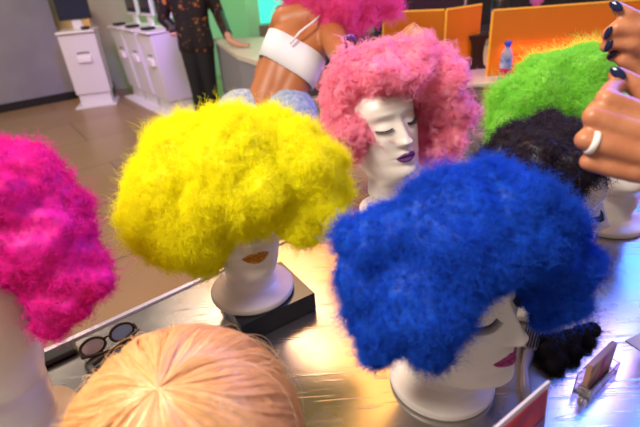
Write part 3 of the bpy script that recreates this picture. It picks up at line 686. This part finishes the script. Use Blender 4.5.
flesh('denim_shorts', [[(Vector((hip.x - .085, hip.y, hip.z + .0)), .118), (Vector((hip.x - .085, hip.y, hip.z - .22)), .095)], [(Vector((hip.x + .085, hip.y, hip.z + .0)), .118), (Vector((hip.x + .085, hip.y, hip.z - .22)), .095)]], M['denim'], wo, .009, 3)
br_ = tube('beaded_bracelet', [atd(350 + 5 * math.cos(a), 44 + 8 * math.sin(a), 1.42 + .03 * math.sin(a)) for a in np.linspace(0, 2 * PI, 17)], .007, mat('purple_beads', (.16, .05, .3), .25), None, 8)
tag(br_, 'purple beaded bracelet on the wrist behind the pink curly wig', 'bracelet')
m_h = hairmat('hot_pink_hair', (1.0, .14, .48), .5, .85)
afro('hot pink afro wig worn by the leaning person, cut by the top edge',
     [(345, -28, Dw, 40), (320, -22, Dw, 30), (372, -20, Dw, 28), (340, 2, Dw - .05, 26), (355, 8, Dw - .02, 20), (305, -14, Dw, 22), (385, -14, Dw, 16), (362, -4, Dw, 24), (350, 20, Dw - .03, 14), (335, 14, Dw - .05, 16), (318, 2, Dw - .03, 18), (368, 10, Dw, 16), (385, 2, Dw, 14), (326, -4, Dw - .08, 20)],
     m_h, 8, n_clump=6000, kids=3, length=.035, curl=.006, turns=1.8, rad=.0006, bump=.008, bfreq=50, spread=.006)

# ---------------------------------------------------------------- back desk: acrylic panels, bottle, stand, monitor
D0 = atz(471, 86, .9); 
dk = empty('back_desk', (1.5, 3.2, 0)); tag(dk, 'cream topped service desk behind the pink and green wigs', 'desk')
q = [(.36, 2.45), (2.9, 2.3), (2.9, 3.75), (.36, 3.9)]
loc(prism('desk_top', q, .87, .90, mat('desk_cream', (.62, .52, .42), .35), None, .003), dk)
loc(prism('desk_front', inset(q, .97), .0, .87, mat('desk_front_dark', (.10, .08, .10), .5)), dk)
m_o = mat('orange_acrylic', (1.0, .36, .03), .15, 0, Transmission_Weight=.55, IOR=1.3)
m_oe = mat('orange_edge_glow_tint', (1.0, .55, .05), .3)  # glow along the sheet edges, put into a lighter base colour
def screen(name, x0, y0b, x1, y1b, ztop, label, Y0, Y1):
    """upright tinted sheet; (x, Y) of the two foot corners"""
    t = empty(name, (Y0[0], Y0[1], .9)); tag(t, label, 'partition', 'orange acrylic partitions on the desk')
    p, q = Vector((Y0[0], Y0[1], 0)), Vector((Y1[0], Y1[1], 0)); L = (q - p).length; rz = math.atan2((q - p).y, (q - p).x); t.rotation_euler = (0, 0, rz)
    bx('acrylic_sheet', (L / 2, 0, ztop / 2), (L, .010, ztop), m_o, t, 0, 0)
    bx('top_edge', (L / 2, 0, ztop + .004), (L, .012, .008), m_oe, t, 0, .001)
    bx('side_edge', (-.004, 0, ztop / 2), (.008, .012, ztop), m_oe, t, 0, .001)
    return t
pR = atz(487, 76, .9)
screen('acrylic_partition', 0, 0, 0, 0, .33, 'wide orange acrylic partition standing behind the water bottle', (pR.x, pR.y), (pR.x + 1.15, pR.y - .02))
a1 = atz(443, 75, .9); a2 = atz(476, 67, .9); a0_ = atz(384, 75, .9)
screen('acrylic_partition', 0, 0, 0, 0, .34, 'orange acrylic partition angled beside the black stand', (a1.x, a1.y), (a2.x, a2.y))
screen('acrylic_partition', 0, 0, 0, 0, .34, 'amber acrylic partition directly above the pink curly wig', (a0_.x, a0_.y), (a1.x - .012, a1.y + .002))
l = bpy.data.lights.new('added_red_fill', 'AREA'); l.energy = 4; l.color = (1, .02, .02); l.shape = 'RECTANGLE'; l.size = .9; l.size_y = .05  # hidden light added to redden the lower part of the orange sheets
lo = bpy.data.objects.new('added_red_fill', l); COL.objects.link(lo); lo.location = (1.72, 3.15, .93); lo.rotation_euler = (PI / 2 + .25, 0, PI)
lo.rotation_euler = (Vector((0, -1, .25))).to_track_quat('-Z', 'Y').to_euler()
# bottle
bt = empty('water_bottle', atz(504, 80, .9)); tag(bt, 'small water bottle with a blue cap in front of the orange partition', 'bottle')
lathe('bottle_body', [(.026, 0), (.030, .004), (.030, .055), (.027, .07), (.030, .085), (.030, .13), (.026, .145), (.014, .165), (.012, .172)], mat('bottle_clear', (.55, .65, .85), .08, 0, Transmission_Weight=.6), bt, 32)
lathe('label_wrap', [(.0306, .03), (.0308, .032), (.0308, .115), (.0306, .117)], noisy(mat('bottle_label', (.12, .3, .6), .4), 25, (.06, .12, .42), (.5, .55, .75), 0, 2), bt, 32)
lathe('bottle_cap', [(.016, .170), (.017, .172), (.017, .192), (.015, .195)], mat('blue_cap', (.01, .06, .55), .35), bt, 32)
lathe('red_emblem', [(.0312, .028), (.0314, .03), (.0314, .062), (.0312, .064)], mat('red_print_bottle', (.6, .01, .08), .4), bt, 32)
# curved black stand
st = atz(474, 68, .9); bm = bmesh.new(); vsA = []
prof = [(-.055, 0), (.055, 0), (.055, .012), (.040, .03), (.034, .07), (.034, .11), (.040, .15), (.055, .175), (.055, .187), (-.055, .187), (-.055, .175), (-.036, .15), (-.028, .11), (-.028, .07), (-.036, .03), (-.055, .012)]
A = [bm.verts.new((x, -.04, z)) for x, z in prof]; Bv = [bm.verts.new((x, .04, z)) for x, z in prof]; bm.faces.new(A); bm.faces.new(Bv[::-1])
for i in range(len(prof)): bm.faces.new((A[i], Bv[i], Bv[(i + 1) % len(prof)], A[(i + 1) % len(prof)]))
so = obj('display_stand', bm, M['dark']); so.location = st; tag(so, 'black waisted stand between the orange partitions', 'stand')
# monitor
mo = empty('monitor', aty(418, 14, 3.55)); mo.location.z = .9; tag(mo, 'dark monitor on the desk behind the amber partition', 'monitor')
mo.rotation_euler = (0, 0, -.25)
bx('screen_panel', (0, 0, .30), (.62, .03, .38), M['dark'], mo, 0, .006); bx('display', (0, -.017, .30), (.58, .004, .34), M['screen'], mo, 0, 0)
bx('stand_neck', (0, .03, .092), (.07, .03, .16), M['dark'], mo, 0, .004); bx('stand_foot', (0, .03, .006), (.24, .18, .012), M['dark'], mo, 0, .003)
bx('silver_edge', (.318, 0, .30), (.016, .032, .38), mat('silver_bezel', (.5, .5, .62), .25, .6), mo, 0, .003)
# dark tumbler and a little flower pot
tb = aty(500, 10, 3.5)
tbo = empty('black_canister', (tb.x, 3.5, .9)); tag(tbo, 'black canister standing behind the gap between the partitions', 'canister')
lathe('canister_body', [(.055, 0), (.06, .01), (.06, .30), (.055, .32)], M['dark'], tbo, 32); lathe('blue_band', [(.0605, .18), (.0615, .182), (.0615, .25), (.0605, .252)], mat('blue_band', (.03, .05, .3), .3), tbo, 32)
pt = aty(536, 6, 3.5); po = empty('small_toy', (pt.x, 3.5, .9)); tag(po, 'little blue figure behind the wide orange partition', 'ornament')
lathe('ornament_base', [(.03, 0), (.034, .02), (.02, .16), (.02, .24)], mat('blue_vinyl', (.05, .05, .45), .35), po, 24)
lathe('ornament_top', [(.01, .24), (.045, .27), (.048, .31), (.02, .35)], mat('violet_vinyl', (.45, .12, .5), .35), po, 24)
bx('side_cabinet', (1.6, 5.2, .4), (4.2, .5, .8), noisy(mat('cabinet_dark', (.05, .03, .05), .5), 5, (.04, .025, .045), (.075, .05, .07)), None, -.06, .01)
tag(bpy.data.objects['side_cabinet'], 'long dark cabinet along the back wall behind the desk', 'cabinet')
sh = bx('wall_shelf', (1.2, 4.4, 1.0), (3.6, .3, .03), mat('shelf_beige', (.28, .2, .2), .5), None, -.04, .004)
bpy.data.objects.remove(sh)
# purple bow behind the pink wig
bow = flesh('hair_bow', [[(atd(460, 68, 1.16), .022), (atd(464, 76, 1.15), .019)], [(atd(455, 62, 1.17), .016)]], mat('purple_satin', (.12, .03, .28), .3), None, .004, 2)
tag(bow, 'purple satin bow poking out at the right of the pink curly wig', 'bow')

# ---------------------------------------------------------------- grey counter at the back
fl_, cr_, rr2, fr_ = atz(213, 38, .9), atz(237, 55, .9), atz(300, 74, .9), atz(286, 39, .9)
gc = empty('reception_counter', (cr_.x, cr_.y, 0)); tag(gc, 'grey counter with a cream top the jacketed person leans on', 'counter')
q = [(fl_.x, fl_.y), (cr_.x, cr_.y), (rr2.x, rr2.y), (fr_.x + .4, fr_.y)]
loc(prism('counter_top', q, .86, .90, M['cream'], None, .004), gc); loc(prism('counter_front', inset(q, .96), .0, .86, M['grey']), gc)
wn = (rr2 - cr_); wn.z = 0; L_ = wn.length; wn.normalize()
loc(slab('white_panel', cr_ + wn * (L_ * .28) - Vector((-wn.y, wn.x, 0)) * -.012, cr_ + wn * (L_ * .52) - Vector((-wn.y, wn.x, 0)) * -.012, .05, .82, .012, mat('white_panel', (.75, .7, .66), .4)), gc)

# things on / by the green-lit wall
def onwall(name, x, y, w_, h_, m, label, cat, Yw=7.35, th=.03, parent=None, dz=0):
    p = aty(x, y, Yw); o = bx(name, (0, 0, 0), (w_, th, h_), m, parent, 0, .004); o.location = p; o.rotation_euler = (0, 0, -.16)
    if cat: tag(o, label, cat)
    return o
def wallY(x):                                               # depth of the back wall seen in column x
    best = None
    p, q = B0, B1
    d = ray(x, 15); t = (p.x * (q.y - p.y) - p.y * (q.x - p.x)) / (d.x * (q.y - p.y) - d.y * (q.x - p.x)); return d.y * t - .03
gf = emit(mat('green_lit_display', (.05, .5, .15), .3), (.05, 1, .25), .5)
for x, y, w_, h_, lb in ((242, 4, .30, .22, 'green glowing display, upper of the two on the green wall'), (243, 13.5, .28, .2, 'pale framed display, lower of the two on the green wall')):
    Yw = wallY(x); t = empty('wall_display', aty(x, y, Yw)); t.rotation_euler = (0, 0, -.165); tag(t, lb, 'display')
    bx('display_frame', (0, 0, 0), (w_, .04, h_), mat('frame_green', (.35, .6, .4), .5), t, 0, .004); bx('display_screen', (0, -.022, 0), (w_ * .6, .006, h_ * .5), gf if y < 8 else M['dark'], t, 0, 0)
Yw = wallY(231); o = onwall('wall_sign', 231, 5, .22, .26, mat('dark_green_sign', (.02, .12, .06), .5), 'dark square sign left of the glowing green display', 'sign', Yw)
o = onwall('wall_sign', 220, -1, .5, .10, mat('dark_green_sign', (.03, .15, .08), .5), 'long dark sign at the very top of the green wall', 'sign', Yw)
sv = empty('wall_hook_tool', aty(233, 27, Yw - .02)); tag(sv, 'dark long tool with a loop handle hanging on the green wall', 'tool'); dm = mat('tool_dark_green', (.01, .06, .03), .5)
k_ = 7.2 / F
tube('loop_handle', [Vector((5 * k_ * math.cos(a), 0, 7 * k_ + 4 * k_ * math.sin(a))) for a in np.linspace(0, 2 * PI, 15)], .014, dm, sv, 8)
tube('shaft', [Vector((0, 0, 3 * k_)), Vector((.01, 0, -9 * k_))], .016, dm, sv, 8)
# column and the teal-lit screen with its cabinet
pc = aty(255, 20, 6.6)
struct(bx('trim_column', (pc.x - .02, 6.85, 1.65), (.2, .2, 3.3), M['wall_green'], None, 0, .01))
ps = aty(278, 8, 6.3); ts = empty('teal_display', (ps.x + .06, 6.3, .95)); tag(ts, 'teal glowing display screen behind the leaning person', 'display')
p_lo = aty(276, 21, 6.6).z
bx('display_cabinet', (0, 0, (p_lo - .95) / 2 - .47), (.62, .3, p_lo), mat('cabinet_brown', (.2, .16, .12), .5), ts, 0, .006)
bx('display_panel', (0, .05, p_lo - .95 + .36), (.60, .04, .70), emit(mat('teal_glow', (.05, .5, .4), .3), (.06, .8, .6), .75), ts, 0, .004)
bm = bmesh.new(); bmesh.ops.create_icosphere(bm, subdivisions=3, radius=.07, matrix=Matrix.Translation((-.02, -.1, p_lo - .95 + .16)) @ Matrix.Diagonal((1, 1, .8, 1)))
cl = obj('desk_lamp_head', bm, mat('lamp_dark_teal', (.02, .12, .12), .3), ts, True)
tube('desk_lamp_arm', [Vector((-.02, -.1, p_lo - .95 + .12)), Vector((-.05, -.1, p_lo - .95 + .03)), Vector((-.14, -.1, p_lo - .95 + .005))], .014, dm, ts, 8)

# ---------------------------------------------------------------- kiosks
def kiosk(loc_, rz, label, screen_h=.36, group=None, sanit=False):
    t = empty('service_kiosk', loc_, rz); tag(t, label, 'kiosk', group)      # front faces local -Y
    bx('base_plate', (0, 0, .012), (.52, .46, .024), M['kiosk'], t, 0, .006)
    bx('pedestal', (0, .03, .10), (.40, .26, .16), M['kiosk'], t, 0, .006)
    bm = bmesh.new(); pr = [(-.13, .17), (.17, .17), (.20, .95), (-.19, .93)]
    A = [bm.verts.new((-.22, y, z)) for y, z in pr]; Bq = [bm.verts.new((.22, y, z)) for y, z in pr]; bm.faces.new(A); bm.faces.new(Bq[::-1])
    for i in range(4): bm.faces.new((A[i], Bq[i], Bq[(i + 1) % 4], A[(i + 1) % 4]))
    bmesh.ops.recalc_face_normals(bm, faces=bm.faces); bmesh.ops.bevel(bm, geom=bm.edges[:], offset=.008, segments=2, affect='EDGES')
    obj('kiosk_body', bm, M['kiosk'], t)
    bx('shelf', (0, 0, .955), (.46, .44, .03), mat('kiosk_shelf', (.78, .73, .64), .3), t, 0, .008)
    bx('monitor_post', (0, .12, 1.03), (.12, .05, .14), M['kiosk'], t, 0, .006)
    mm = bx('monitor_shell', (0, .10, 1.08 + screen_h / 2), (.40, .04, screen_h), M['kiosk'] if sanit else M['dark'], t, 0, .006)
    bx('monitor_screen', (0, -.0225, 0), (.35, .006, screen_h * .88), M['screen'], mm, 0, 0).location = (0, .10, 1.08 + screen_h / 2)
    mm.location = (0, 0, 0)
    bx('card_reader', (.12 if not sanit else .0, -.12, .99), (.10, .14, .03), M['dark'], t, .3, .008)
    bx('slot', (.02, -.167, .70), (.15, .012, .018), M['dark'], t, 0, .002)
    bx('receipt_tray', (.02, -.175, .62), (.17, .045, .08), mat('tray_white', (.82, .78, .74), .4), t, 0, .008)
    return t
kL, kR = atz(77, 110, 0), atz(116, 105, 0); kd = kR - kL; kc = (kL + kR) / 2 + Vector((-kd.y, kd.x, 0)).normalized() * .22
kiosk((kc.x, kc.y, 0), math.atan2(kd.y, kd.x), 'free-standing white kiosk with a dark screen beside the grey wall', .46)
rA, rB = atz(166, 119, 0), atz(131, 101, 0)
rd = (rB - rA); rd.z = 0; rd.normalize(); rn = Vector((rd.y, -rd.x, 0))
rn = rn if rn.x > 0 else -rn
for i, lb in enumerate(('white kiosk with a violet lit side, nearest of the row of three', 'white kiosk in the middle of the row of three', 'white kiosk farthest back in the row of three')):
    c = rA + rd * (.25 + i * .55) + rn * .23
    kiosk((c.x, c.y, 0), math.atan2(-rd.y, -rd.x), lb, .62, 'row of self service kiosks', True)
# glass partition leaning between the single kiosk and the row
ga, gb = atz(100, 97, 0), atz(112, 96, 0)
gp = empty('glass_partition', (ga.x, ga.y + .12, 0)); tag(gp, 'grey glass partition between the single kiosk and the row of three', 'partition')
bx('glass_pane', (.14, 0, .62), (.04, .7, 1.0), mat('grey_glass', (.3, .32, .32), .08, 0, Transmission_Weight=.5), gp, .35, .003); bx('floor_bracket', (.14, 0, .06), (.10, .74, .12), M['dark'], gp, .35, .006)

# ---------------------------------------------------------------- person in the patterned jacket
Dp_ = 5.0
pm = aty(199, 60, 5.0); X0, Y0 = pm.x, 5.0
def V(x, y, z): return Vector((X0 + x, Y0 + y, z))
hd = atz(231, 45, .93); ph_ = aty(177, 33, 5.0)
mb = [[(V(-.065, 0, .84), .085), (V(-.055, 0, 1.10), .085), (V(-.07, 0, 1.35), .095)], [(V(.065, 0, .84), .085), (V(.055, 0, 1.10), .085), (V(.07, 0, 1.35), .095)],
      [(V(-.19, 0, 1.42), .06), (V(.19, 0, 1.42), .06)], [(V(0, 0, 1.45), .06), (V(0, 0, 1.60), .07), (V(0, -.01, 1.68), .088)], [(V(0, -.09, 1.66), .012), (V(0, -.104, 1.635), .017)], [(V(-.016, -.078, 1.60), .013), (V(.016, -.078, 1.60), .013)],
      [(V(.20, 0, 1.40), .055), (V(.27, .02, 1.14), .045), (hd + Vector((0, 0, .03)), .028), (hd + Vector((.08, -.03, .0)), .022)],
      [(V(-.20, 0, 1.40), .055), (V(-.28, .02, 1.13), .045), (ph_ + Vector((.03, 0, .0)), .030), (ph_, .034)],
      [(V(-.07, 0, .82), .085), (V(-.07, 0, .47), .06), (V(-.07, 0, .08), .045), (V(-.07, -.14, .035), .035)],
      [(V(.07, 0, .82), .085), (V(.07, 0, .47), .06), (V(.07, 0, .08), .045), (V(.07, -.14, .035), .035)]]
for j in range(4): mb.append([(hd + Vector((.08, -.03, 0)), .016), (hd + Vector((.16, -.06 + .022 * j, -.008)), .010)]); mb.append([(ph_, .02), (ph_ + Vector((-.05, -.02 * j, .02 - .012 * j)), .012)])
mn = flesh('person', mb, M['skin_pale'], None, .009, 3); tag(mn, 'person in a black and gold patterned jacket resting a hand on the grey counter', 'person')
flesh('patterned_jacket', [[(V(-.07, 0, .86), .112), (V(-.06, 0, 1.10), .108), (V(-.08, 0, 1.36), .12)], [(V(.07, 0, .86), .112), (V(.06, 0, 1.10), .108), (V(.08, 0, 1.36), .12)], [(V(-.19, 0, 1.41), .075), (V(.19, 0, 1.41), .075)],
      [(V(.20, 0, 1.39), .072), (V(.27, .02, 1.14), .06), (hd.lerp(V(.27, .02, 1.14), .25) + Vector((0, 0, .02)), .046)], [(V(-.20, 0, 1.39), .072), (V(-.28, .02, 1.13), .06), (ph_.lerp(V(-.28, .02, 1.13), .3) + Vector((0, 0, .0)), .048)]], M['jacket'], mn, .009, 3)
flesh('black_trousers', [[(V(s * .07, 0, .80), .098), (V(s * .07, 0, .47), .072), (V(s * .07, 0, .09), .058)] for s in (-1, 1)], M['trousers'], mn, .009, 3)
flesh('shoe', [[(V(-.07, 0, .05), .05), (V(-.07, -.16, .045), .042)]], M['dark'], mn, .007, 2); flesh('shoe', [[(V(.07, 0, .05), .05), (V(.07, -.16, .045), .042)]], M['dark'], mn, .007, 2)
flesh('hair', [[(V(0, .02, 1.74), .10), (V(0, .05, 1.66), .09)]], mat('brown_hair', (.04, .02, .01), .6), mn, .008, 2)
phn = bx('phone', (0, 0, 0), (.10, .075, .012), M['dark'], None, .3, .004); phn.location = ph_ + Vector((-.05, -.02, .035)); tag(phn, 'dark phone held by the person in the patterned jacket', 'phone')
